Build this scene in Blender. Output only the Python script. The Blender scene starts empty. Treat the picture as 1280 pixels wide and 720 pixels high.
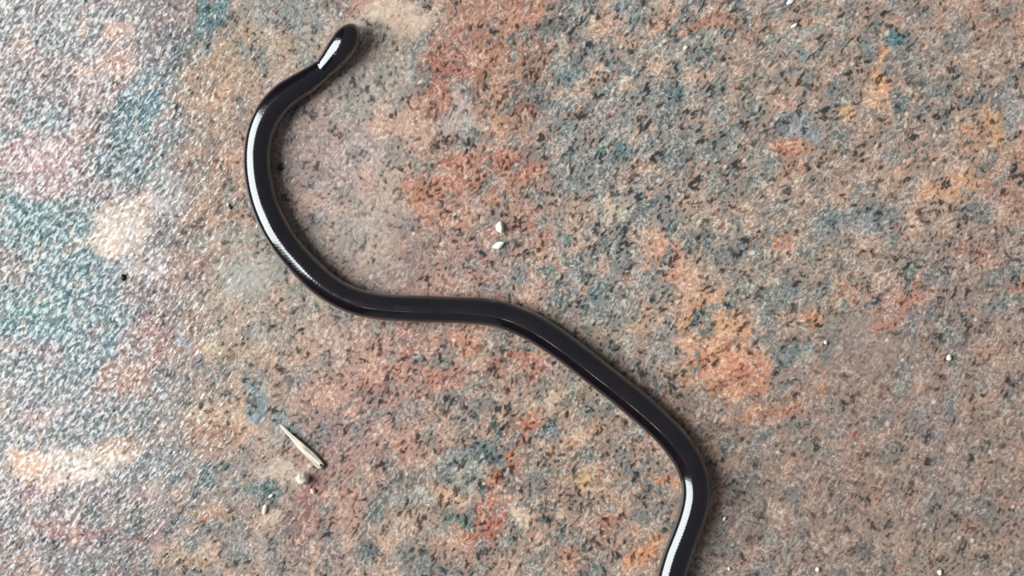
import bpy, bmesh, math, random
import numpy as np
from mathutils import Vector, Matrix, noise as mn

random.seed(7)
SC = bpy.context.scene
COL = SC.collection

# ------------------------------------------------------------------ camera
HFOV = math.radians(36.0)
DIST = 0.394
TILT = math.radians(8.0)
cam_d = bpy.data.cameras.new('camera')
cam_d.sensor_fit = 'HORIZONTAL'
cam_d.angle = HFOV
cam_d.clip_start = 0.01
cam = bpy.data.objects.new('camera', cam_d)
COL.objects.link(cam)
cam.location = (DIST * math.sin(TILT), 0.0, DIST * math.cos(TILT))
cam.rotation_euler = (0.0, TILT, 0.0)
SC.camera = cam
CAM_POS = Vector(cam.location)
CAM_ROT = Matrix.Rotation(TILT, 3, 'Y')

# ------------------------------------------------------------------ world and light
world = bpy.data.worlds.new('room_ambience')
SC.world = world
world.use_nodes = True
bg = world.node_tree.nodes['Background']
bg.inputs[0].default_value = (0.90, 0.93, 1.0, 1)
bg.inputs[1].default_value = 0.165

WALL_X = -0.85
WIN_Z0, WIN_Z1 = 0.24, 2.20
WIN_Y0, WIN_Y1 = -0.42, 0.55
WIN_BAR = 1.93                                # transom bar: open sky above, hazier view below
for _z0, _z1, _rad in ((WIN_Z0, WIN_BAR, 9.3), (WIN_BAR, WIN_Z1, 18.0)):
    wl = bpy.data.lights.new('window_daylight', 'AREA')
    wl.shape = 'RECTANGLE'
    wl.size = WIN_Y1 - WIN_Y0
    wl.size_y = _z1 - _z0
    wl.energy = _rad * math.pi * wl.size * wl.size_y       # _rad is the radiance of the daylit opening
    wl.color = (0.93, 0.985, 1.0)
    wo = bpy.data.objects.new('window_daylight', wl)
    COL.objects.link(wo)
    wo.location = (WALL_X - 0.07, (WIN_Y0 + WIN_Y1) / 2, (_z0 + _z1) / 2)
    wo.rotation_euler = (math.radians(90), 0, math.radians(-90))

# small lamp high up towards the lower left
ll = bpy.data.lights.new('ceiling_lamp', 'AREA')
ll.shape = 'RECTANGLE'
ll.size, ll.size_y = 0.13, 0.05
ll.energy = 22 * math.pi * ll.size * ll.size_y
ll.color = (1.0, 0.95, 0.88)
lo = bpy.data.objects.new('ceiling_lamp', ll)
COL.objects.link(lo)
_d = Vector((-0.275, -0.38, 0.886)).normalized()
lo.location = Vector((-0.03, 0, 0)) + _d * 2.6
lo.rotation_euler = (0, 0, 0)

SC.view_settings.view_transform = 'Standard'
SC.view_settings.look = 'None'
SC.view_settings.gamma = 1.0
SC.view_settings.use_curve_mapping = False
SC.view_settings.exposure = 0.10


# ------------------------------------------------------------------ helpers
def at(px, py, z=0.0):
    """point of the horizontal plane at height z that the photograph shows at (px, py)"""
    k = 2 * math.tan(HFOV / 2) / 1280.0
    d = CAM_ROT @ Vector(((px - 640) * k, (360 - py) * k, -1.0))
    t = (z - CAM_POS.z) / d.z
    return CAM_POS + d * t


def px_size(px, py, z=0.0):
    """metres per pixel at that point (across the view)"""
    p = at(px, py, z)
    ax = CAM_ROT @ Vector((0, 0, -1))
    return (p - CAM_POS).dot(ax) * 2 * math.tan(HFOV / 2) / 1280.0


def lin(c):
    return tuple(((v / 255) / 12.92 if v / 255 <= 0.04045 else ((v / 255 + 0.055) / 1.055) ** 2.4) for v in c)


def mesh_obj(name, verts, faces, mat, parent=None, smooth=True):
    me = bpy.data.meshes.new(name)
    me.from_pydata([tuple(v) for v in verts], [], faces)
    me.update()
    me.materials.append(mat)
    if smooth:
        me.polygons.foreach_set('use_smooth', [True] * len(me.polygons))
    o = bpy.data.objects.new(name, me)
    COL.objects.link(o)
    if parent:
        o.parent = parent
    return o


def tag(o, label, cat, group=None):
    o['label'] = label
    o['category'] = cat
    if group:
        o['group'] = group
    return o


class NT:
    def __init__(self, name):
        self.m = bpy.data.materials.new(name)
        self.m.use_nodes = True
        self.t = self.m.node_tree
        self.b = self.t.nodes['Principled BSDF']

    def n(self, kind, **kw):
        nd = self.t.nodes.new(kind)
        for k, v in kw.items():
            if k == 'ins':
                for kk, vv in v.items():
                    if isinstance(vv, bpy.types.NodeSocket):
                        self.t.links.new(vv, nd.inputs[kk])
                    else:
                        nd.inputs[kk].default_value = vv
            else:
                setattr(nd, k, v)
        return nd

    def link(self, a, b):
        self.t.links.new(a, b)

    def math(self, op, a, b=0.0, c=None, clamp=False):
        nd = self.t.nodes.new('ShaderNodeMath')
        nd.operation = op
        nd.use_clamp = clamp
        for i, v in enumerate((a, b) if c is None else (a, b, c)):
            if isinstance(v, bpy.types.NodeSocket):
                self.t.links.new(v, nd.inputs[i])
            else:
                nd.inputs[i].default_value = v
        return nd.outputs[0]

    def mix(self, f, a, b, blend='MIX'):
        nd = self.t.nodes.new('ShaderNodeMix')
        nd.data_type = 'RGBA'
        nd.blend_type = blend
        nd.clamp_factor = True
        for i, v in ((0, f), (6, a), (7, b)):
            if isinstance(v, bpy.types.NodeSocket):
                self.t.links.new(v, nd.inputs[i])
            else:
                nd.inputs[i].default_value = v if i == 0 else (*v[:3], 1)
        return nd.outputs[2]

    def step(self, v, lo, hi, a=0.0, b=1.0):
        nd = self.t.nodes.new('ShaderNodeMapRange')
        nd.interpolation_type = 'SMOOTHSTEP'
        self.t.links.new(v, nd.inputs[0])
        for i, x in zip((1, 2, 3, 4), (lo, hi, a, b)):
            nd.inputs[i].default_value = x
        return nd.outputs[0]


# ------------------------------------------------------------------ stone floor material
def floor_material():
    s = NT('polished_mottled_stone')
    tc = s.n('ShaderNodeTexCoord')
    mr = s.n('ShaderNodeMapping', ins={'Vector': tc.outputs['Object']})
    mr.inputs['Rotation'].default_value = (0, 0, math.radians(-56))
    mp = s.n('ShaderNodeMapping', ins={'Vector': mr.outputs[0]})
    mp.inputs['Scale'].default_value = (0.84, 1.14, 1)
    P = mp.outputs[0]
    # a gentle warp makes the grains curl
    wn = s.n('ShaderNodeTexNoise', ins={'Vector': P, 'Scale': 150.0, 'Detail': 1.0})
    wv = s.n('ShaderNodeVectorMath', operation='SCALE', ins={0: wn.outputs['Color'], 'Scale': 0.0016})
    PW = s.n('ShaderNodeVectorMath', operation='ADD', ins={0: P, 1: wv.outputs[0]}).outputs[0]
    col = s.n('ShaderNodeAttribute', attribute_name='stone_colour').outputs['Color']
    mot = s.n('ShaderNodeAttribute', attribute_name='mottle').outputs['Fac']

    # medium clouds of warm and cool crystals
    n2 = s.n('ShaderNodeTexNoise', ins={'Vector': PW, 'Scale': 150.0, 'Detail': 4.0, 'Roughness': 0.62, 'Distortion': 0.5}).outputs['Fac']
    n3 = s.n('ShaderNodeTexNoise', ins={'Vector': PW, 'Scale': 420.0, 'Detail': 2.0, 'Roughness': 0.5, 'Distortion': 0.8}).outputs['Color']
    sep = s.n('ShaderNodeSeparateColor', ins={0: n3})
    cool = s.math('MULTIPLY', s.step(n2, 0.50, 0.36), s.math('MULTIPLY', mot, 0.8))
    warm = s.math('MULTIPLY', s.step(n2, 0.52, 0.66), s.math('MULTIPLY', mot, 0.55))
    c = s.mix(cool, col, lin((106, 114, 112)))
    c = s.mix(warm, c, lin((196, 154, 128)))
    # teal and brick crystals of a few grains each
    c = s.mix(s.math('MULTIPLY', s.step(sep.outputs[0], 0.60, 0.70), s.math('MULTIPLY', mot, 0.55)), c, lin((92, 108, 110)))
    c = s.mix(s.math('MULTIPLY', s.step(sep.outputs[1], 0.60, 0.70), s.math('MULTIPLY', mot, 0.5)), c, lin((212, 190, 168)))
    c = s.mix(s.math('MULTIPLY', s.step(sep.outputs[2], 0.61, 0.70), s.math('MULTIPLY', mot, 0.45)), c, lin((168, 114, 92)))

    # grain by grain lightness: dark cells, pale curling rims
    n1 = s.n('ShaderNodeTexNoise', ins={'Vector': PW, 'Scale': 580.0, 'Detail': 2.5, 'Roughness': 0.6, 'Distortion': 0.35}).outputs['Fac']
    n4 = s.n('ShaderNodeTexNoise', ins={'Vector': PW, 'Scale': 1150.0, 'Detail': 1.5, 'Roughness': 0.5, 'Distortion': 0.2}).outputs['Fac']
    dark = s.math('MULTIPLY', s.step(n1, 0.47, 0.34), s.math('ADD', 0.28, s.math('MULTIPLY', mot, 0.42)))
    rim = s.step(s.math('ABSOLUTE', s.math('SUBTRACT', n1, 0.53)), 0.045, 0.008)
    lite = s.math('MULTIPLY', s.math('MAXIMUM', s.math('MULTIPLY', rim, 0.7), s.step(n4, 0.54, 0.68)), s.math('ADD', 0.28, s.math('MULTIPLY', mot, 0.42)))
    dark2 = s.math('MULTIPLY', s.step(n4, 0.46, 0.33), s.math('ADD', 0.22, s.math('MULTIPLY', mot, 0.34)))
    dk = s.mix(0.30, s.mix(1.0, c, (0.19, 0.20, 0.21), 'MULTIPLY'), lin((62, 64, 64)))
    lt = s.mix(0.45, s.mix(1.0, c, (1.75, 1.75, 1.75), 'MULTIPLY'), lin((222, 208, 194)))
    cl = s.n('ShaderNodeTexNoise', ins={'Vector': PW, 'Scale': 210.0, 'Detail': 2.0, 'Roughness': 0.6}).outputs['Fac']
    kd = s.step(cl, 0.38, 0.60, 1.75, 0.35)
    kl = s.step(cl, 0.40, 0.62, 0.45, 1.5)
    dark = s.math('MULTIPLY', dark, kd)
    dark2 = s.math('MULTIPLY', dark2, kd)
    lite = s.math('MULTIPLY', lite, kl)
    c = s.mix(dark, c, dk)
    c = s.mix(dark2, c, dk)
    c = s.mix(lite, c, lt)
    # round dark pits
    v = s.n('ShaderNodeTexVoronoi', ins={'Vector': PW, 'Scale': 430.0, 'Randomness': 1.0})
    pit = s.step(v.outputs['Distance'], 0.30, 0.14)
    psel = s.n('ShaderNodeSeparateColor', ins={0: v.outputs['Color']})
    pit = s.math('MULTIPLY', pit, s.step(psel.outputs[0], 0.62, 0.66))
    c = s.mix(s.math('MULTIPLY', pit, s.math('MULTIPLY', mot, 0.7)), c, lin((62, 56, 52)))
    # sparse white crystals, glint-like bright spots painted into the colour
    q = s.n('ShaderNodeTexVoronoi', ins={'Vector': PW, 'Scale': 300.0, 'Randomness': 1.0})
    qs = s.n('ShaderNodeSeparateColor', ins={0: q.outputs['Color']})
    c = s.mix(s.math('MULTIPLY', s.step(q.outputs['Distance'], 0.20, 0.08), s.step(qs.outputs[1], 0.86, 0.92, 0.0, 0.75)), c, lin((222, 208, 194)))
    s.link(c, s.b.inputs['Base Color'])

    # embossed relief of the glaze
    mq = s.n('ShaderNodeMapping', ins={'Vector': tc.outputs['Object']})
    mq.inputs['Rotation'].default_value = (0, 0, math.radians(-50))
    mb = s.n('ShaderNodeMapping', ins={'Vector': mq.outputs[0]})
    mb.inputs['Scale'].default_value = (0.62, 1.25, 1)
    b1 = s.n('ShaderNodeTexNoise', ins={'Vector': mb.outputs[0], 'Scale': 620.0, 'Detail': 1.0, 'Roughness': 0.5, 'Distortion': 0.4}).outputs['Fac']
    b2 = s.n('ShaderNodeTexNoise', ins={'Vector': tc.outputs['Object'], 'Scale': 110.0, 'Detail': 1.0}).outputs['Fac']
    h = s.math('ADD', b1, s.math('MULTIPLY', b2, 0.3))
    bp = s.n('ShaderNodeBump', ins={'Height': h, 'Strength': 1.0, 'Distance': 0.000065})
    s.link(bp.outputs[0], s.b.inputs['Normal'])
    # glazed and dull grains side by side
    g = s.n('ShaderNodeTexNoise', ins={'Vector': mb.outputs[0], 'Scale': 900.0, 'Detail': 2.0, 'Roughness': 0.6, 'Distortion': 0.5}).outputs['Fac']
    s.link(s.step(g, 0.43, 0.64, 0.04, 0.78), s.b.inputs['Specular IOR Level'])
    s.b.inputs['Roughness'].default_value = 0.12
    s.b.inputs['IOR'].default_value = 1.50
    return s.m


# ------------------------------------------------------------------ stone pattern (colour patches of the stone, plus a pale one of painted reflection)
def vnoise(x, y, seed):
    xi = np.floor(x).astype(np.int64)
    yi = np.floor(y).astype(np.int64)
    fx = x - xi
    fy = y - yi
    fx = fx * fx * (3 - 2 * fx)
    fy = fy * fy * (3 - 2 * fy)

    def h(a, b):
        n = (a * 374761393 + b * 668265263 + seed * 1442695041) & 0x7fffffff
        n = ((n ^ (n >> 13)) * 1274126177) & 0x7fffffff
        return ((n ^ (n >> 16)) & 0xffff) / 65535.0
    return (h(xi, yi) * (1 - fx) + h(xi + 1, yi) * fx) * (1 - fy) + (h(xi, yi + 1) * (1 - fx) + h(xi + 1, yi + 1) * fx) * fy


def fbm(x, y, seed, octv=3):
    s, a, t = 0, 1.0, 0
    for k in range(octv):
        s = s + a * vnoise(x * 2 ** k, y * 2 ** k, seed + k * 17)
        t += a
        a *= 0.55
    return s / t - 0.5


# place in the photograph (x, y), half sizes along and across, turn (degrees, counter-clockwise), colour, strength
TEAL = (76, 110, 114)
DTEAL = (54, 82, 86)
BRICK = (166, 102, 80)
ORANGE = (204, 142, 104)
CREAM = (205, 180, 160)
PINK = (184, 142, 126)
MAUVE = (160, 140, 136)
GREY = (120, 118, 114)
PATCHES = [
    # broad fields
    (110, 200, 190, 330, 0, (112, 98, 98), 1.0), (100, 640, 200, 110, 0, (116, 100, 98), 1.0),
    (300, 170, 90, 160, 0, (158, 130, 112), 0.9), (420, 200, 110, 160, 0, (170, 148, 140), 1.0),
    (330, 420, 100, 140, 0, (156, 138, 124), 0.9), (290, 640, 140, 100, 0, (150, 134, 126), 0.8),
    (600, 150, 105, 200, -12, (160, 122, 106), 0.85), (560, 320, 120, 80, 0, (158, 124, 112), 0.8),
    (800, 150, 130, 190, 0, (132, 126, 120), 0.9), (1060, 160, 190, 190, 0, (150, 130, 116), 0.8),
    (760, 330, 80, 80, 0, (134, 124, 116), 0.8), (960, 330, 120, 120, 0, (146, 128, 114), 0.8),
    (1100, 600, 260, 190, 0, (144, 120, 108), 1.0), (1210, 400, 110, 110, 0, (142, 120, 110), 0.9),
    (470, 500, 120, 110, 0, (168, 128, 114), 0.85), (640, 620, 150, 140, 0, (146, 122, 108), 0.8),
    (780, 600, 100, 110, 0, (150, 126, 110), 0.7),
    # glossy left
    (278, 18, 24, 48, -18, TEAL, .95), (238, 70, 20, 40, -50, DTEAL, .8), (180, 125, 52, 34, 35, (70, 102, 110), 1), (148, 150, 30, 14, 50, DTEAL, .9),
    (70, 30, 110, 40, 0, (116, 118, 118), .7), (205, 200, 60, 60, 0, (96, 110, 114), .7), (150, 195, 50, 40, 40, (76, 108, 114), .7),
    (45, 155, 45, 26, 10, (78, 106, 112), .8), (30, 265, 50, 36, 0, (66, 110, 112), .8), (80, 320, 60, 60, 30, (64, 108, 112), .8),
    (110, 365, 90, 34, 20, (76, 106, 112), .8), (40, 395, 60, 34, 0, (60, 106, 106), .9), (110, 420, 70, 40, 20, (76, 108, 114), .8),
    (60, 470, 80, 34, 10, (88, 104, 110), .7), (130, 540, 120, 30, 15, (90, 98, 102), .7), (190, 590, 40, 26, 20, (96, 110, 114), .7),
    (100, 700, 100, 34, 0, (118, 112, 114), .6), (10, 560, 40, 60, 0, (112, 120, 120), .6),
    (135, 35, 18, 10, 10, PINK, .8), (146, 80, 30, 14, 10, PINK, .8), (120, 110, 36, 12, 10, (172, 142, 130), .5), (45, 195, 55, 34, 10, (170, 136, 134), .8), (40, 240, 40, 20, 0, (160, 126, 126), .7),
    (140, 296, 34, 28, 30, (200, 176, 156), 1), (175, 275, 40, 18, 25, (190, 172, 160), .8), (215, 240, 30, 40, 20, (170, 160, 158), .6), (205, 345, 16, 14, 20, (196, 178, 172), .9), (180, 330, 40, 14, 30, (180, 166, 160), .6),  # the grey-white patch paints window reflection off the relief into the colour
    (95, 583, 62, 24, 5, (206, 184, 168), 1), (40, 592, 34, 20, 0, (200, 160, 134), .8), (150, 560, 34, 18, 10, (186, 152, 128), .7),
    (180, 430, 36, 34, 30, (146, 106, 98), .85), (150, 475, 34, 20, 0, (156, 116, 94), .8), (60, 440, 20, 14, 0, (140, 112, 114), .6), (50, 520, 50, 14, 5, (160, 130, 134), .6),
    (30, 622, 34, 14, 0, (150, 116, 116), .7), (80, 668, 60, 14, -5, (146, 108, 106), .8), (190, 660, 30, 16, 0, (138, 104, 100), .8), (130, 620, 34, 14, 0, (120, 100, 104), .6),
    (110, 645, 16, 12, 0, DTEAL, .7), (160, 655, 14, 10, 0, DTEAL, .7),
    # left of the snake
    (285, 110, 60, 60, 0, (160, 128, 104), .6), (325, 60, 60, 30, 10, (166, 136, 106), .6), (360, 40, 60, 30, 20, (150, 142, 130), .6),
    (260, 180, 22, 14, 0, (108, 104, 94), .6), (252, 214, 20, 14, 0, (92, 96, 94), .7), (270, 200, 50, 30, 0, (160, 120, 100), .5), (258, 290, 26, 26, 0, (160, 114, 94), .6), (256, 335, 14, 14, 0, (152, 104, 90), .7),
    (310, 345, 40, 22, 10, (168, 160, 150), 1), (290, 300, 50, 16, 15, (142, 136, 126), .7), (225, 420, 8, 20, 0, (150, 160, 176), .4),
    (260, 425, 30, 14, 5, (188, 158, 128), .8), (285, 440, 24, 14, 0, (152, 116, 84), .7), (245, 445, 14, 12, 0, (96, 92, 96), .8), (276, 463, 14, 12, 0, (104, 110, 106), .8),
    (265, 510, 50, 10, 5, (188, 158, 130), .8), (300, 515, 30, 16, 0, (184, 150, 124), .7), (262, 540, 40, 20, 0, (160, 122, 98), .7), (262, 495, 20, 8, 0, (110, 106, 100), .7),
    (320, 505, 16, 16, 0, (122, 140, 148), .9), (362, 522, 20, 14, 0, (140, 148, 146), .9), (330, 545, 40, 12, 0, (150, 146, 138), .6), (350, 580, 30, 13, 12, (192, 172, 154), .9),
    (272, 600, 14, 16, 20, (70, 96, 94), 1), (245, 610, 14, 10, 0, (124, 130, 126), .7), (335, 606, 28, 12, 0, (84, 108, 102), 1), (310, 612, 18, 10, 0, (96, 116, 112), .8),
    (265, 645, 30, 12, 0, (170, 130, 100), .8), (345, 640, 18, 16, 10, (190, 168, 150), .8), (260, 672, 26, 14, 0, (98, 100, 94), .6), (310, 660, 26, 16, 0, (110, 110, 104), .6), (240, 700, 34, 14, 0, (182, 150, 118), .7), (295, 705, 20, 14, 0, (96, 110, 110), .7),
    (310, 140, 20, 60, -10, (156, 132, 116), .5),
    # inside the first curve
    (500, 20, 60, 26, 5, (206, 178, 156), .9), (460, 10, 26, 14, 0, (176, 128, 110), .6), (510, 70, 40, 26, 0, (160, 146, 128), .7), (548, 34, 14, 12, 0, (90, 94, 92), .8), (430, 8, 20, 12, 0, (120, 96, 96), .7),
    (370, 12, 50, 20, 0, (150, 144, 138), .7), (460, 100, 70, 40, 10, (158, 148, 136), .6), (520, 90, 20, 20, 0, (150, 152, 146), .7), (450, 140, 34, 12, 0, (140, 136, 128), .6),
    (400, 180, 40, 60, 0, (164, 138, 132), .6), (410, 220, 30, 12, 0, (120, 118, 120), .4), (500, 160, 40, 30, 10, (190, 152, 132), .8), (495, 230, 34, 60, 0, (178, 154, 138), .8), (445, 290, 50, 34, 0, (166, 150, 140), .8), (470, 320, 30, 40, 0, (178, 158, 144), .6),
    (380, 300, 26, 34, 0, (138, 132, 126), .5), (430, 250, 40, 20, 0, (176, 148, 134), .5),
    # brick band running down from the top
    (620, 30, 60, 60, -12, (166, 118, 98), .8), (655, 30, 22, 50, -12, (174, 120, 92), .8), (575, 100, 30, 60, -25, (160, 100, 82), .8), (545, 90, 14, 50, -15, (150, 92, 74), .7),
    (640, 120, 34, 80, -25, (160, 116, 94), .7), (605, 70, 30, 30, 0, (150, 104, 84), .6), (660, 108, 12, 16, 0, (96, 94, 90), .9), (662, 60, 16, 14, 0, (104, 94, 88), .6), (604, 115, 18, 24, 20, (100, 84, 84), .75),
    (572, 120, 12, 30, -5, (186, 166, 154), .8), (568, 150, 18, 20, -10, (168, 160, 154), .8), (580, 172, 18, 12, 0, (88, 96, 96), .9), (625, 150, 40, 14, 60, (192, 150, 116), .6), (655, 135, 24, 12, 50, (128, 84, 72), .6),
    (640, 205, 34, 30, -20, (168, 108, 88), .8), (580, 210, 60, 30, 20, (172, 112, 90), .8), (530, 245, 24, 34, -10, (170, 112, 88), .8), (600, 185, 24, 10, 0, (112, 110, 104), .7), (605, 220, 14, 14, 0, (130, 96, 78), .6),
    (560, 270, 40, 20, 0, (184, 126, 98), .6), (525, 300, 20, 30, -20, (130, 112, 108), .6), (600, 265, 24, 24, 0, (118, 118, 120), .6), (570, 340, 50, 16, 10, (158, 122, 112), .7), (620, 350, 40, 12, 20, (136, 120, 116), .7), (640, 330, 14, 26, -30, (150, 142, 132), .5),
    (655, 300, 24, 20, 0, (158, 106, 90), .5),
    # grey-green field right of the band
    (700, 25, 30, 34, 0, (92, 92, 90), .85), (735, 20, 20, 20, 0, (106, 112, 112), .6), (790, 12, 18, 26, 0, (142, 150, 152), .8), (775, 40, 30, 18, 0, (176, 136, 110), .6), (705, 110, 26, 50, -5, (116, 124, 122), .7), (712, 90, 12, 14, 0, TEAL, .8), (770, 100, 20, 20, 0, (172, 132, 110), .6),
    (840, 118, 16, 14, 0, (76, 106, 108), .9), (760, 180, 20, 12, 10, (80, 112, 110), .9), (830, 190, 40, 30, 0, (104, 108, 106), .7), (730, 140, 20, 14, 0, (92, 88, 84), .7), (790, 215, 40, 14, 10, (172, 136, 114), .6), (735, 220, 40, 30, 0, (118, 122, 118), .7), (690, 220, 20, 40, 0, (106, 110, 110), .6),
    (860, 25, 34, 20, 0, (184, 130, 104), .7), (905, 15, 34, 20, 0, (162, 108, 88), .85), (930, 40, 22, 30, 0, (146, 112, 96), .7), (890, 50, 30, 16, 0, (164, 160, 142), .5), (915, 42, 10, 14, 0, (84, 108, 106), .8), (700, 55, 10, 12, 0, (170, 160, 150), .5),
    # right side
    (1004, 62, 30, 22, 0, (124, 138, 134), .8), (1128, 52, 14, 18, 0, (82, 118, 126), 1), (1110, 100, 16, 46, 4, (206, 150, 110), .95), (1056, 130, 16, 14, 0, (206, 156, 112), .9), (1015, 30, 16, 10, 0, (196, 146, 116), .7),
    (1150, 10, 50, 16, 0, (112, 114, 112), .6), (1090, 70, 12, 26, 0, (104, 92, 86), .6), (1135, 110, 12, 30, 0, (104, 104, 104), .6), (1045, 110, 20, 12, 0, (100, 104, 102), .6), (990, 105, 26, 18, 0, (176, 142, 122), .6), (1000, 160, 18, 14, 0, (134, 144, 150), .7),
    (1215, 130, 18, 34, -15, (104, 108, 106), .6), (1250, 130, 14, 34, -15, (84, 90, 92), .7), (1180, 122, 24, 16, 0, (196, 146, 114), .7), (1240, 160, 14, 24, 0, (200, 150, 104), .8), (1270, 140, 14, 40, 0, (132, 140, 142), .6), (1210, 190, 26, 26, 0, (190, 138, 106), .7), (1140, 190, 30, 16, 0, (188, 146, 124), .6), (1230, 200, 14, 14, 0, (90, 92, 92), .6),
    (1190, 235, 40, 12, 0, (200, 146, 108), .7), (975, 180, 30, 12, 0, (190, 122, 88), .7), (990, 210, 14, 14, 0, (190, 126, 98), .6), (900, 165, 50, 34, 0, (112, 116, 114), .7), (940, 120, 26, 20, 0, (120, 120, 112), .6), (1270, 20, 30, 16, 0, (190, 132, 100), .5), (1250, 50, 34, 30, 0, (158, 134, 116), .5),
    (1055, 275, 46, 26, 0, (116, 124, 126), .8), (1120, 285, 30, 24, 0, (112, 116, 118), .6), (1150, 340, 16, 8, 0, (70, 86, 78), .8), (880, 305, 20, 14, 0, (82, 92, 94), .8), (975, 295, 16, 14, 0, (198, 130, 92), .8), (930, 318, 26, 12, 0, (108, 114, 112), .6), (1195, 245, 20, 10, 0, (200, 150, 110), .6), (1235, 270, 16, 14, 0, (110, 120, 124), .6),
    (1260, 250, 24, 30, 0, (150, 116, 102), .6), (1220, 320, 26, 14, 0, (176, 124, 104), .7), (1270, 375, 14, 16, 0, (196, 134, 110), .7), (1120, 385, 36, 20, 20, (176, 120, 100), .8), (1235, 390, 18, 12, 0, (118, 130, 122), .7), (1165, 395, 16, 14, 0, (104, 100, 104), .7), (1090, 370, 14, 14, 0, (98, 112, 118), .7), (1015, 395, 14, 14, 0, (184, 118, 72), .8), (1050, 355, 26, 20, 0, (182, 130, 96), .6),
    (960, 360, 50, 34, 0, (116, 122, 114), .6), (980, 440, 40, 10, 5, (108, 122, 122), .8), (1080, 420, 30, 34, 0, (152, 130, 120), .8), (1180, 430, 60, 30, 0, (140, 122, 112), .6),
    (765, 265, 30, 18, 0, (192, 172, 150), .8), (740, 270, 16, 20, 0, (176, 140, 116), .5), (695, 300, 16, 10, 0, (100, 122, 116), .9), (690, 335, 26, 14, 0, (88, 100, 102), .8), (728, 372, 22, 16, 0, (84, 106, 108), .9), (745, 320, 18, 20, 0, (98, 110, 110), .7), (785, 310, 14, 14, 0, (108, 116, 112), .7), (700, 385, 20, 14, 0, (124, 122, 108), .6), (770, 400, 40, 26, -20, (132, 130, 118), .6),
    (835, 325, 28, 34, 0, (200, 140, 108), .85), (870, 380, 34, 34, 0, (196, 140, 104), .8), (890, 420, 56, 40, -15, (208, 152, 112), .9), (905, 455, 50, 26, -10, (200, 134, 100), .85), (940, 470, 26, 20, 0, (184, 116, 96), .8), (800, 400, 26, 26, 0, (184, 144, 116), .6), (869, 394, 7, 10, 0, (66, 78, 88), 1), (848, 440, 7, 12, 0, (78, 92, 90), .9), (865, 472, 22, 10, 0, (110, 100, 78), .6), (950, 500, 60, 10, 18, (186, 128, 92), .8), (890, 525, 30, 12, 0, (112, 96, 90), .5), (985, 510, 30, 8, 22, (180, 112, 84), .7),
    (905, 480, 60, 10, 10, (190, 136, 100), .7), (975, 490, 14, 10, 0, (94, 98, 84), .7), (960, 545, 20, 14, 0, (104, 116, 108), .6), (912, 555, 14, 14, 0, (84, 94, 92), .8), (925, 600, 30, 30, 0, (132, 114, 102), .5), (940, 660, 60, 50, 0, (130, 114, 106), .6), (1060, 540, 12, 12, 0, (176, 114, 92), .6),
    (1170, 530, 34, 34, 0, (138, 122, 118), .7), (1175, 600, 40, 26, 0, (130, 116, 112), .6), (1215, 640, 30, 14, 0, (100, 100, 98), .7), (1240, 560, 50, 40, 0, (146, 120, 104), .5), (1150, 590, 26, 10, 0, (166, 132, 104), .5), (1080, 610, 60, 40, 0, (146, 116, 100), .5), (1200, 690, 80, 26, 0, (142, 124, 108), .6), (1085, 690, 20, 14, 0, (96, 92, 92), .6), (1010, 560, 20, 14, 0, (116, 120, 114), .5),
    # below the snake
    (590, 418, 60, 10, 0, (184, 122, 92), .8), (505, 425, 24, 26, -20, (168, 116, 98), .7), (540, 445, 24, 12, 0, (98, 102, 98), .7), (480, 440, 30, 34, 0, (176, 134, 118), .6), (420, 440, 30, 30, 0, (180, 150, 132), .6), (608, 425, 12, 10, 0, (180, 164, 146), .8), (555, 470, 26, 18, 20, (166, 104, 86), .8), (640, 455, 50, 24, 0, (168, 108, 88), .85), (655, 430, 12, 6, 0, (84, 86, 76), .8), (570, 505, 30, 22, 0, (110, 112, 110), .7), (515, 515, 26, 18, 0, (124, 118, 116), .7),
    (435, 500, 24, 50, -10, (182, 136, 120), .7), (465, 480, 20, 30, 0, (160, 108, 96), .6), (410, 540, 20, 20, 0, (132, 118, 120), .6), (440, 560, 40, 34, 0, (144, 116, 112), .6), (520, 560, 30, 26, 0, (180, 132, 112), .6), (385, 640, 20, 70, -8, (150, 104, 96), .8), (430, 610, 30, 40, 0, (176, 130, 112), .7), (395, 680, 30, 30, 0, (120, 108, 104), .5),
    (600, 565, 34, 24, 25, (92, 112, 114), .9), (632, 528, 18, 14, 10, (58, 80, 80), 1), (570, 590, 40, 20, 20, (132, 138, 130), .7), (686, 522, 11, 16, -20, (56, 78, 78), 1), (720, 500, 14, 12, 30, (86, 92, 78), .8), (700, 495, 40, 10, 15, (186, 160, 132), .8), (600, 573, 6, 5, 30, (220, 226, 224), 1), (598, 590, 6, 6, 0, (196, 200, 194), .9),
    (655, 540, 20, 34, -25, (178, 110, 80), .95), (625, 595, 14, 34, -30, (176, 104, 76), .95), (595, 650, 36, 30, 0, (172, 100, 78), .9), (560, 624, 24, 10, 0, (208, 166, 136), .95), (555, 645, 30, 9, 0, (82, 110, 98), .95), (500, 600, 24, 16, 0, (96, 102, 100), .7), (515, 625, 14, 8, 0, (160, 164, 156), .7), (480, 635, 14, 14, 0, (88, 96, 98), .8), (500, 660, 40, 20, 10, (186, 152, 130), .6), (465, 685, 20, 20, 0, (86, 94, 92), .8), (560, 680, 40, 16, 0, (172, 132, 112), .6), (560, 705, 50, 12, 0, (110, 110, 104), .7),
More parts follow.
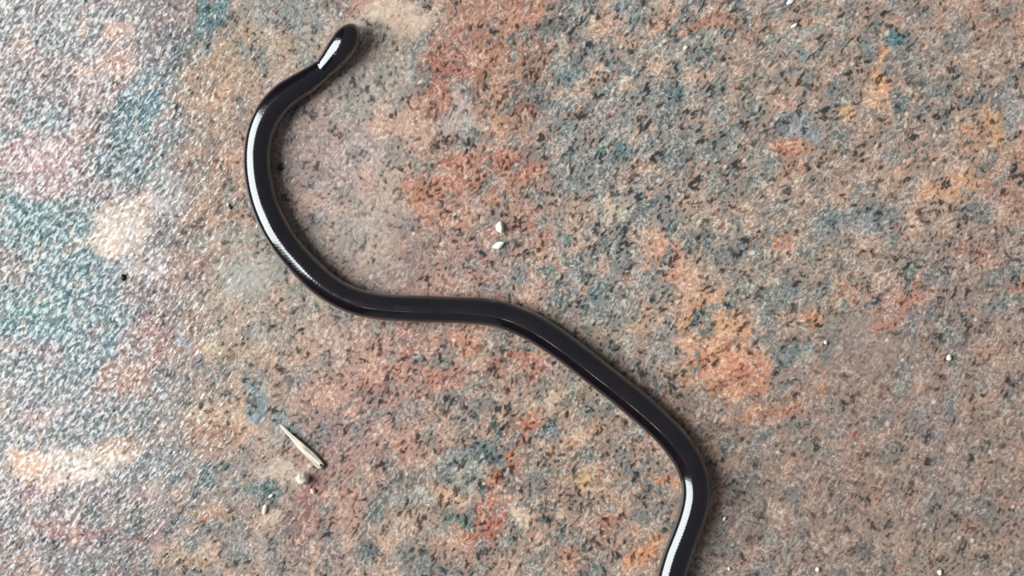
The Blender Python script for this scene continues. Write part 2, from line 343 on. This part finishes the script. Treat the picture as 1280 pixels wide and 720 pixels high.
    (672, 650, 16, 18, -20, (66, 80, 78), .85), (645, 655, 12, 14, 0, (206, 180, 156), .9), (650, 610, 26, 12, 0, (140, 100, 84), .7), (690, 610, 20, 18, 20, (112, 92, 84), .6), (745, 580, 30, 26, 0, (122, 108, 98), .6), (720, 550, 24, 14, 30, (206, 166, 130), .6), (735, 605, 16, 14, 0, (200, 158, 112), .8), (790, 560, 24, 26, 0, (156, 128, 114), .6), (815, 603, 30, 10, 8, (194, 134, 100), .9), (815, 628, 22, 16, 0, (92, 96, 94), .85), (770, 650, 26, 14, 20, (160, 98, 76), .7), (800, 690, 34, 16, 25, (204, 136, 92), .9), (720, 690, 20, 24, 0, (92, 88, 88), .6), (650, 700, 24, 12, 0, (196, 164, 140), .7), (740, 530, 20, 14, 0, (120, 112, 100), .5), (700, 700, 16, 14, 0, (170, 112, 84), .6),
]
# places where the grain is quiet / busy: x, y, half sizes, amount
MOTTLE = [
    (110, 300, 190, 420, 0.55), (420, 220, 110, 180, 0.65), (310, 345, 45, 26, 0.3), (140, 296, 36, 30, 0.3), (95, 583, 70, 26, 0.45),
    (840, 170, 180, 260, 1.15), (1060, 180, 200, 210, 1.0), (1120, 590, 220, 170, 0.62), (1080, 430, 50, 50, 0.3),
    (330, 580, 90, 130, 0.7), (680, 600, 150, 120, 1.0), (700, 340, 60, 60, 1.1), (350, 580, 30, 14, 0.35), (500, 20, 50, 26, 0.25), (470, 300, 60, 70, 0.35),
]


def build_floor():
    step = 0.00052
    xs = np.concatenate([[-1.0, -0.8, -0.5, -0.32, -0.24, -0.19], np.arange(-0.150, 0.150, step), [0.20, 0.28, 0.45, 0.8, 1.4, 2.2]])
    ys = np.concatenate([[-1.9, -1.2, -0.7, -0.4, -0.22, -0.15], np.arange(-0.102, 0.102, step), [0.15, 0.22, 0.4, 0.7, 1.2, 1.9]])
    nx, ny = len(xs), len(ys)
    X, Y = np.meshgrid(xs, ys)
    X = X.ravel()
    Y = Y.ravel()
    wx = X + 0.010 * fbm(X * 90, Y * 90, 3) + 0.0045 * fbm(X * 420, Y * 420, 11, 2)
    wy = Y + 0.010 * fbm(X * 90 + 9, Y * 90 + 5, 5) + 0.0045 * fbm(X * 420 + 3, Y * 420 + 8, 13, 2)
    base = np.array(lin((150, 130, 118)))
    c = np.tile(base, (len(X), 1))
    # outside the patches the same stone simply goes on
    f = np.clip(fbm(X * 40, Y * 40, 21) * 3, -1, 1)[:, None]
    c = c + np.where(f > 0, f * (np.array(lin((176, 132, 110))) - base), -f * (np.array(lin((118, 120, 118))) - base))
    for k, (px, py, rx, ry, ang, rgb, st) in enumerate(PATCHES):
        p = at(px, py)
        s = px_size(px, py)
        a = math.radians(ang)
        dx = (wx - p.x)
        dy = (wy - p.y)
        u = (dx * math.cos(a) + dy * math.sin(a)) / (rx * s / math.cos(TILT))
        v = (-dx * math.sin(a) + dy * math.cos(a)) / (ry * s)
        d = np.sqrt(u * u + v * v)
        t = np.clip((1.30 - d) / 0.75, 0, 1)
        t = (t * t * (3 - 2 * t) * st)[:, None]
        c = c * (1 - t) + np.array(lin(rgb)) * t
    m = np.full(len(X), 0.85)
    for px, py, rx, ry, val in MOTTLE:
        p = at(px, py)
        s = px_size(px, py)
        d = np.sqrt(((wx - p.x) / (rx * s)) ** 2 + ((wy - p.y) / (ry * s)) ** 2)
        t = np.clip((1.35 - d) / 0.8, 0, 1)
        t = t * t * (3 - 2 * t)
        m = m * (1 - t) + val * t
    Z = np.zeros(len(X))
    me = bpy.data.meshes.new('floor')
    me.vertices.add(nx * ny)
    me.vertices.foreach_set('co', np.stack([X, Y, Z], 1).astype(np.float32).ravel())
    i = np.arange((nx - 1) * (ny - 1))
    r, q = i // (nx - 1), i % (nx - 1)
    a0 = r * nx + q
    loops = np.stack([a0, a0 + 1, a0 + 1 + nx, a0 + nx], 1).astype(np.int32).ravel()
    me.loops.add(len(loops))
    me.loops.foreach_set('vertex_index', loops)
    me.polygons.add(len(i))
    me.polygons.foreach_set('loop_start', (np.arange(len(i)) * 4).astype(np.int32))
    me.update(calc_edges=True)
    c = np.clip(c, 0, 1)
    lum = (c * np.array([0.2126, 0.7152, 0.0722])).sum(1, keepdims=True)
    c = lum + (c - lum) * 0.95
    at_c = me.color_attributes.new('stone_colour', 'FLOAT_COLOR', 'POINT')
    at_c.data.foreach_set('color', np.concatenate([np.clip(c, 0, 1), np.ones((len(X), 1))], 1).astype(np.float32).ravel())
    at_m = me.attributes.new('mottle', 'FLOAT', 'POINT')
    at_m.data.foreach_set('value', m.astype(np.float32))
    me.materials.append(floor_material())
    o = bpy.data.objects.new('floor', me)
    COL.objects.link(o)
    o['kind'] = 'structure'
    o['label'] = 'polished mottled brown, pink and grey-green stone floor'
    return o


build_floor()


# ------------------------------------------------------------------ wall with the window (outside the frame, gives the light)
def simple(name, rgb, rough=0.6, scale=30, amt=0.06, spec=0.5, bump=0.0):
    s = NT(name)
    tc = s.n('ShaderNodeTexCoord')
    n = s.n('ShaderNodeTexNoise', ins={'Vector': tc.outputs['Object'], 'Scale': scale, 'Detail': 3.0}).outputs['Fac']
    a = lin(rgb)
    c = s.mix(s.step(n, 0.35, 0.65), tuple(v * (1 - amt * 2) for v in a), tuple(min(1, v * (1 + amt)) for v in a))
    s.link(c, s.b.inputs['Base Color'])
    s.b.inputs['Roughness'].default_value = rough
    s.b.inputs['Specular IOR Level'].default_value = spec
    if bump:
        b = s.n('ShaderNodeBump', ins={'Height': n, 'Strength': 1.0, 'Distance': bump})
        s.link(b.outputs[0], s.b.inputs['Normal'])
    return s.m


def boxes(name, lst, mat, parent=None):
    vs, fs = [], []
    for (x0, y0, z0, x1, y1, z1) in lst:
        b = len(vs)
        vs += [(x0, y0, z0), (x1, y0, z0), (x1, y1, z0), (x0, y1, z0), (x0, y0, z1), (x1, y0, z1), (x1, y1, z1), (x0, y1, z1)]
        fs += [tuple(b + i for i in f) for f in ((0, 3, 2, 1), (4, 5, 6, 7), (0, 1, 5, 4), (1, 2, 6, 5), (2, 3, 7, 6), (3, 0, 4, 7))]
    return mesh_obj(name, vs, fs, mat, parent, smooth=False)


paint = simple('dull_wall_paint', (120, 112, 104), 0.8, 14, 0.04)
framem = simple('window_frame_paint', (150, 140, 128), 0.5, 40, 0.03)
X0, X1 = WALL_X - 0.08, WALL_X
w = boxes('wall_left', [(X0, -1.9, 0, X1, 1.9, WIN_Z0), (X0, -1.9, WIN_Z1, X1, 1.9, 2.8),
                        (X0, -1.9, WIN_Z0, X1, WIN_Y0, WIN_Z1), (X0, WIN_Y1, WIN_Z0, X1, 1.9, WIN_Z1)], paint)
w['kind'] = 'structure'
f = 0.035
w = boxes('window_1', [(X0 + .03, WIN_Y0 + f, WIN_BAR - .014, X1 - .03, WIN_Y1 - f, WIN_BAR + .014), (X0 + .03, WIN_Y0, WIN_Z0, X1 - .03, WIN_Y1, WIN_Z0 + f), (X0 + .03, WIN_Y0, WIN_Z1 - f, X1 - .03, WIN_Y1, WIN_Z1),
                       (X0 + .03, WIN_Y0, WIN_Z0 + f, X1 - .03, WIN_Y0 + f, WIN_Z1 - f), (X0 + .03, WIN_Y1 - f, WIN_Z0 + f, X1 - .03, WIN_Y1, WIN_Z1 - f)], framem)
w['kind'] = 'structure'


# ------------------------------------------------------------------ the snake
def snake_material():
    s = NT('glossy_black_scales')
    uv = s.n('ShaderNodeUVMap', uv_map='scales').outputs[0]
    sx = s.n('ShaderNodeSeparateXYZ', ins={0: uv})
    u, v = sx.outputs[0], sx.outputs[1]          # u counts scales along, v rows around
    # overlapping lozenge scales: two diagonal waves
    a = s.math('SINE', s.math('MULTIPLY', s.math('ADD', u, v), math.pi))
    b = s.math('SINE', s.math('MULTIPLY', s.math('SUBTRACT', u, v), math.pi))
    h = s.math('MULTIPLY', s.math('ABSOLUTE', a), s.math('ABSOLUTE', b))
    tc = s.n('ShaderNodeTexCoord')
    n = s.n('ShaderNodeTexNoise', ins={'Vector': tc.outputs['Object'], 'Scale': 160.0, 'Detail': 2.0}).outputs['Fac']
    hh = s.math('ADD', s.math('MULTIPLY', s.math('POWER', h, 0.4), 0.35), s.math('MULTIPLY', n, 5.0))
    bp = s.n('ShaderNodeBump', ins={'Height': hh, 'Strength': 1.0, 'Distance': 0.000022})
    s.link(bp.outputs[0], s.b.inputs['Normal'])
    c = s.mix(s.step(n, 0.35, 0.65), lin((8, 8, 17)), lin((20, 13, 20)))
    s.link(c, s.b.inputs['Base Color'])
    s.b.inputs['Roughness'].default_value = 0.13
    s.b.inputs['IOR'].default_value = 1.62
    s.b.inputs['Coat Weight'].default_value = 0.9
    s.b.inputs['Coat Roughness'].default_value = 0.06
    return s.m


# centre line: photo x, y, radius in pixels, height of the centre above floor in radii
CEN = [
    (441.5, 34.5, 5.0, 1.55), (440.6, 36, 9.2, 1.55), (438.8, 39.5, 13.0, 1.54), (435.5, 45.5, 15.6, 1.50), (429.5, 56, 16.4, 1.42), (420, 68, 16.0, 1.28),
    (411, 79, 14.4, 1.15), (403, 87, 13.4, 1.06), (398, 91, 13.3, 1.02), (390, 97, 14.4, 1.0), (374, 107, 15.5, .98),
    (356, 119, 16.4, .97), (341, 135, 16.8, .97), (329, 156, 17.2, .97), (322.5, 180, 17.3, .97), (321.5, 205, 17.3, .97),
    (325, 232, 17.3, .97), (332, 258, 17.3, .97), (345, 286, 17.3, .97), (361, 310, 17.2, .97), (380, 332, 17.0, .97),
    (402, 353, 16.8, .97), (426, 369, 16.6, .97), (452, 379, 16.5, .97), (482, 384, 16.5, .97), (515, 386, 16.5, .97), (550, 387, 16.5, .97),
    (584, 388, 16.8, .97), (615, 391, 17.0, .97), (644, 399, 17.2, .97), (671, 412, 17.3, .97), (700, 431, 17.3, .97), (728, 452, 17.3, .97),
    (756, 474, 17.3, .97), (784, 496, 17.4, .97), (812, 520, 17.5, .97), (838, 545, 17.6, .97), (857, 570, 17.8, .97), (868, 596, 17.8, .97),
    (870, 622, 17.8, .97), (864, 648, 17.6, .97), (855, 673, 17.6, .97), (846, 697, 17.8, .97), (839, 722, 18, .97),
    (833, 752, 18, .97), (832, 785, 17.5, .97), (842, 818, 17, .97), (866, 842, 16, .97), (898, 850, 14.5, .97), (926, 842, 12.5, .97), (946, 826, 10, .97), (954, 812, 7, .97), (956, 805, 2.5, .97),
]


def catmull(p0, p1, p2, p3, t):
    return 0.5 * ((2 * p1) + (-p0 + p2) * t + (2 * p0 - 5 * p1 + 4 * p2 - p3) * t * t + (-p0 + 3 * p1 - 3 * p2 + p3) * t ** 3)


def build_snake():
    pts = []
    for (px, py, r, hz) in CEN:
        s0 = px_size(px, py) * r
        z = s0 * hz if hz < 1.01 else s0 + (hz - 1.0) * 0.0024
        s = px_size(px, py, z) * r * 1.03
        p = at(px, py, z)
        pts.append(np.array([p.x, p.y, p.z, s]))
    pts = np.array(pts)
    dense = []
    for i in range(len(pts) - 1):
        p0 = pts[max(i - 1, 0)]
        p3 = pts[min(i + 2, len(pts) - 1)]
        L = np.linalg.norm(pts[i + 1][:3] - pts[i][:3])
        n = max(3, int(L / 0.0004))
        for k in range(n):
            dense.append(catmull(p0, pts[i], pts[i + 1], p3, k / n))
    dense.append(pts[-1])
    D = np.array(dense)
    N = len(D)
    R = 48
    # even out the centre line
    for _ in range(10):
        D[1:-1] = 0.25 * D[:-2] + 0.5 * D[1:-1] + 0.25 * D[2:]
    vs, fs, uvs = [], [], []
    arc = 0.0
    NECK = 0.0138
    up = Vector((0, 0, 1))
    for i in range(N):
        p = Vector(D[i][:3])
        r = D[i][3]
        t = Vector(D[min(i + 1, N - 1)][:3]) - Vector(D[max(i - 1, 0)][:3])
        t.normalize()
        side = up.cross(t).normalized()
        nn = t.cross(side)
        if i:
            arc += (Vector(D[i][:3]) - Vector(D[i - 1][:3])).length
        # slightly uneven body, flattened where it rests
        wob = 1 + 0.010 * math.sin(arc * 420) + 0.008 * math.sin(arc * 230 + 1)
        wob -= 0.07 * math.exp(-((arc - NECK) / 0.0007) ** 2)      # the crease behind the head
        for j in range(R):
            a = 2 * math.pi * j / R
            ca, sa = math.cos(a), math.sin(a)
            hz = 0.90 if sa > 0 else 0.90
            q = p + side * (ca * r * wob) + nn * (sa * r * hz * wob)
            vs.append(q)
        uvs.append(arc / 0.00085)
    for v in vs:
        v.z = max(v.z, 0.00005)
    for i in range(N - 1):
        for j in range(R):
            a = i * R + j
            b = i * R + (j + 1) % R
            fs.append((a, a + R, b + R, b))
    head_c = len(vs)
    vs.append(Vector(D[0][:3]) + (Vector(D[0][:3]) - Vector(D[3][:3])).normalized() * D[0][3] * 0.35)
    tail_c = len(vs)
    vs.append(Vector(D[-1][:3]) + (Vector(D[-1][:3]) - Vector(D[-4][:3])).normalized() * D[-1][3] * 0.5)
    for j in range(R):
        fs.append((head_c, j, (j + 1) % R))
        b = (N - 1) * R
        fs.append((tail_c, b + (j + 1) % R, b + j))
    root = bpy.data.objects.new('snake', None)
    root.empty_display_size = 0.01
    COL.objects.link(root)
    o = mesh_obj('body', vs, fs, snake_material(), root)
    me = o.data
    uvl = me.uv_layers.new(name='scales')
    for poly in me.polygons:
        for li in poly.loop_indices:
            vi = me.loops[li].vertex_index
            i, j = divmod(vi, R)
            if i >= N:
                i, j = (0, 0) if vi == head_c else (N - 1, 0)
            jj = j
            if j == 0 and poly.loop_total == 4 and any((me.loops[l].vertex_index % R) == R - 1 for l in poly.loop_indices):
                jj = R
            uvl.data[li].uv = (uvs[min(i, N - 1)], jj / R * 22)
    tag(root, 'shiny black worm-like snake lying in an S curve on the mottled stone floor', 'snake')
    # tiny eyes under the head scales
    k = int(np.argmin(np.abs(D[:, 1] - at(432, 50, 0.0045).y)[:120]))
    p = Vector(D[k][:3])
    t = (Vector(D[k + 1][:3]) - Vector(D[k - 1][:3])).normalized()
    side = up.cross(t).normalized()
    em = simple('eye_spot', (9, 9, 12), 0.1, 50, 0.0)
    for sg in (-1, 1):
        c = p + side * sg * D[k][3] * 0.80 + Vector((0, 0, D[k][3] * 0.50))
        bm = bmesh.new()
        bmesh.ops.create_uvsphere(bm, u_segments=12, v_segments=8, radius=0.00032)
        me = bpy.data.meshes.new('eye')
        bm.to_mesh(me)
        bm.free()
        me.materials.append(em)
        me.polygons.foreach_set('use_smooth', [True] * len(me.polygons))
        e = bpy.data.objects.new('eye', me)
        COL.objects.link(e)
        e.location = c
        e.parent = root
    return root


build_snake()


# ------------------------------------------------------------------ straw splinter
def splinter():
    mat = NT('weathered_straw')
    tc = mat.n('ShaderNodeTexCoord')
    mp = mat.n('ShaderNodeMapping', ins={'Vector': tc.outputs['Object']})
    mp.inputs['Scale'].default_value = (150, 3500, 1500)
    n = mat.n('ShaderNodeTexNoise', ins={'Vector': mp.outputs[0], 'Scale': 1.0, 'Detail': 2.0}).outputs['Fac']
    c = mat.mix(mat.step(n, 0.38, 0.6), lin((150, 138, 122)), lin((235, 220, 200)))
    mat.link(c, mat.b.inputs['Base Color'])
    mat.b.inputs['Roughness'].default_value = 0.6
    A, B = at(350, 531, 0.0009), at(403, 584, 0.0009)
    L = (B - A).length
    s = px_size(378, 558)
    prof = [(0, .9), (.04, 1.6), (.15, 2.2), (.3, 3.2), (.45, 4.4), (.6, 5.4), (.72, 6.0), (.84, 5.8), (.93, 5.2), (.97, 4.9), (1.0, 3.6)]
    R = 14
    vs, fs = [], []
    for i, (t, w) in enumerate(prof):
        for j in range(R):
            a = 2 * math.pi * j / R
            k = 1 + 0.10 * mn.noise(Vector((t * 9, math.cos(a) * 1.5, math.sin(a) * 1.5)))
            groove = (0.62 if j in (3, 4) else 1.0) * (1.0 + 0.10 * math.sin(t * 31 + j))
            vs.append(Vector((t * L, math.cos(a) * w * s * k, math.sin(a) * w * s * 0.62 * k * groove)))
    n_ = len(prof)
    for i in range(n_ - 1):
        for j in range(R):
            a, b = i * R + j, i * R + (j + 1) % R
            fs.append((a, b, b + R, a + R))
    # hollow broken end: an inner ring pushed in
    base = (n_ - 1) * R
    k0 = len(vs)
    for j in range(R):
        v = vs[base + j]
        vs.append(Vector((L * 1.0, v.y * 0.6, v.z * 0.6)))
    for j in range(R):
        fs.append((base + j, base + (j + 1) % R, k0 + (j + 1) % R, k0 + j))
    k1 = len(vs)
    for j in range(R):
        v = vs[k0 + j]
        vs.append(Vector((L * 0.94, v.y * 0.9, v.z * 0.9)))
    for j in range(R):
        fs.append((k0 + j, k0 + (j + 1) % R, k1 + (j + 1) % R, k1 + j))
    fs.append(tuple(range(k1, k1 + R)))
    fs.append(tuple(reversed(range(R))))
    o = mesh_obj('straw_splinter', vs, fs, mat.m)
    o.location = A
    d = (B - A).normalized()
    o.rotation_euler = (0, 0.0, math.atan2(d.y, d.x))
    lowest = min(v.z for v in vs)
    o.location.z = -lowest + 0.0001
    tag(o, 'pale dry straw splinter with a hollow broken end, lying left of the snake', 'splinter')
    # dark blob standing in for the shade of the hole at the broken end
    bm = bmesh.new()
    bmesh.ops.create_icosphere(bm, subdivisions=2, radius=1.9 * s)
    me = bpy.data.meshes.new('hole_shade')
    bm.to_mesh(me)
    bm.free()
    me.materials.append(simple('painted_hole_shade', (36, 26, 22), 0.8, 900, 0.2))
    r = bpy.data.objects.new('hole_shade', me)
    COL.objects.link(r)
    r.parent = o
    r.location = (L * 0.965, 1.2 * s, 5.2 * s * 0.5)
    r.scale = (1.1, 0.8, 0.35)
    r['label'] = 'dark shade of the hole at the broken end'


splinter()


# ------------------------------------------------------------------ crumbs and grains
def lump(name, px, py, rx, ry, ang, mat, label, cat, seed, hz=0.7, group=None, sub=3, rough=0.28):
    s = px_size(px, py)
    bm = bmesh.new()
    bmesh.ops.create_icosphere(bm, subdivisions=sub, radius=1.0)
    for v in bm.verts:
        d = v.co.normalized()
        k = 1 + rough * mn.noise(d * 1.3 + Vector((seed * 3.1, seed, 0))) + rough * 0.5 * mn.noise(d * 3.1 + Vector((seed, 7, seed)))
        v.co = Vector((d.x * rx * s * k, d.y * ry * s * k, d.z * min(rx, ry) * s * hz * k))
    lowest = min(v.co.z for v in bm.verts)
    me = bpy.data.meshes.new(name)
    bm.to_mesh(me)
    bm.free()
    me.materials.append(mat)
    me.polygons.foreach_set('use_smooth', [True] * len(me.polygons))
    o = bpy.data.objects.new(name, me)
    COL.objects.link(o)
    h = -lowest
    p = at(px, py, h)
    o.location = (p.x, p.y, h - 0.00002)
    o.rotation_euler = (0, 0, math.radians(ang))
    return tag(o, label, cat, group)


ivory = simple('ivory_grit', (255, 248, 228), 0.5, 900, 0.04, bump=0.0001)
ivory.node_tree.nodes['Principled BSDF'].inputs['Subsurface Weight'].default_value = 0.0
clay = simple('pale_clay_crumb', (232, 216, 196), 0.8, 1500, 0.15, bump=0.0003)
pinkish = simple('pale_pink_grit', (226, 200, 184), 0.6, 1200, 0.1)
quartz = simple('white_quartz_grit', (252, 244, 236), 0.25, 1200, 0.03)
soot = simple('black_grit', (14, 13, 14), 0.5, 1200, 0.2)

lump('sand_grain', 625, 284, 4.9, 7.0, 12, ivory, 'larger ivory grain above the body bend, upper of the close pair', 'grain', 1, 0.8)
lump('sand_grain', 623, 306.5, 7.4, 4.0, 24, ivory, 'flat elongated ivory grain just below the larger one', 'grain', 2, 0.8)
lump('clay_crumb', 378, 598.5, 7.8, 7.6, 10, clay, 'round pale clay crumb under the lower end of the straw splinter', 'crumb', 3, 1.0)
lump('clay_crumb', 391, 614, 4.0, 3.2, -40, pinkish, 'small pinkish crumb below the round clay crumb', 'crumb', 4, 0.8)
lump('sand_grain', 331, 636.5, 2.8, 5.8, -12, ivory, 'upright cream grain at lower left, below the straw splinter', 'grain', 5, 0.9)
lump('sand_grain', 338.5, 620, 3.6, 2.0, 40, quartz, 'tiny white grain just above the upright cream grain', 'grain', 6, 0.9)
lump('quartz_chip', 987.5, 2.5, 5.0, 3.0, 35, quartz, 'white chip cut by the top edge of the picture', 'chip', 7, 0.7)
lump('quartz_chip', 993, 32, 4.4, 2.2, 30, quartz, 'small white chip just below the one at the top edge', 'chip', 8, 0.8)
lump('quartz_chip', 857, 59.5, 3.2, 2.2, 25, quartz, 'tiny white chip in the grey-green area near the top', 'chip', 9, 0.8)
lump('sand_grain', 1186.5, 447.5, 3.2, 3.6, 0, quartz, 'bright white grain in the brown stone at far right', 'grain', 10, 0.9)
lump('sand_grain', 1032, 428, 2.2, 2.6, 20, quartz, 'tiny white grain left of the bright one at far right', 'grain', 11, 0.9)
lump('sand_grain', 905.5, 648.5, 2.0, 3.2, -30, quartz, 'tiny white grain just right of the snake near the bottom', 'grain', 12, 0.8)
lump('sand_grain', 1175, 715.5, 3.0, 3.0, 0, quartz, 'white grain at the bottom edge, lower right', 'grain', 13, 0.9)
lump('sand_grain', 1022, 712, 2.6, 2.8, 0, quartz, 'small white grain at the bottom edge right of the snake', 'grain', 14, 0.9)
lump('sand_grain', 911.5, 711, 1.9, 2.2, 0, quartz, 'tiny pale grain at the bottom edge beside the snake', 'grain', 15, 0.9)
lump('black_speck', 154, 347, 3.0, 4.0, 10, soot, 'small black speck on the shiny greenish stone at left', 'speck', 16, 0.7)
lump('black_speck', 288, 259, 2.0, 2.6, 30, soot, 'tiny black speck just left of the snake', 'speck', 17, 0.7)
lump('sand_grain', 285, 256, 2.2, 2.2, 0, clay, 'tiny pale grain touching the black speck left of the snake', 'grain', 18, 0.8)
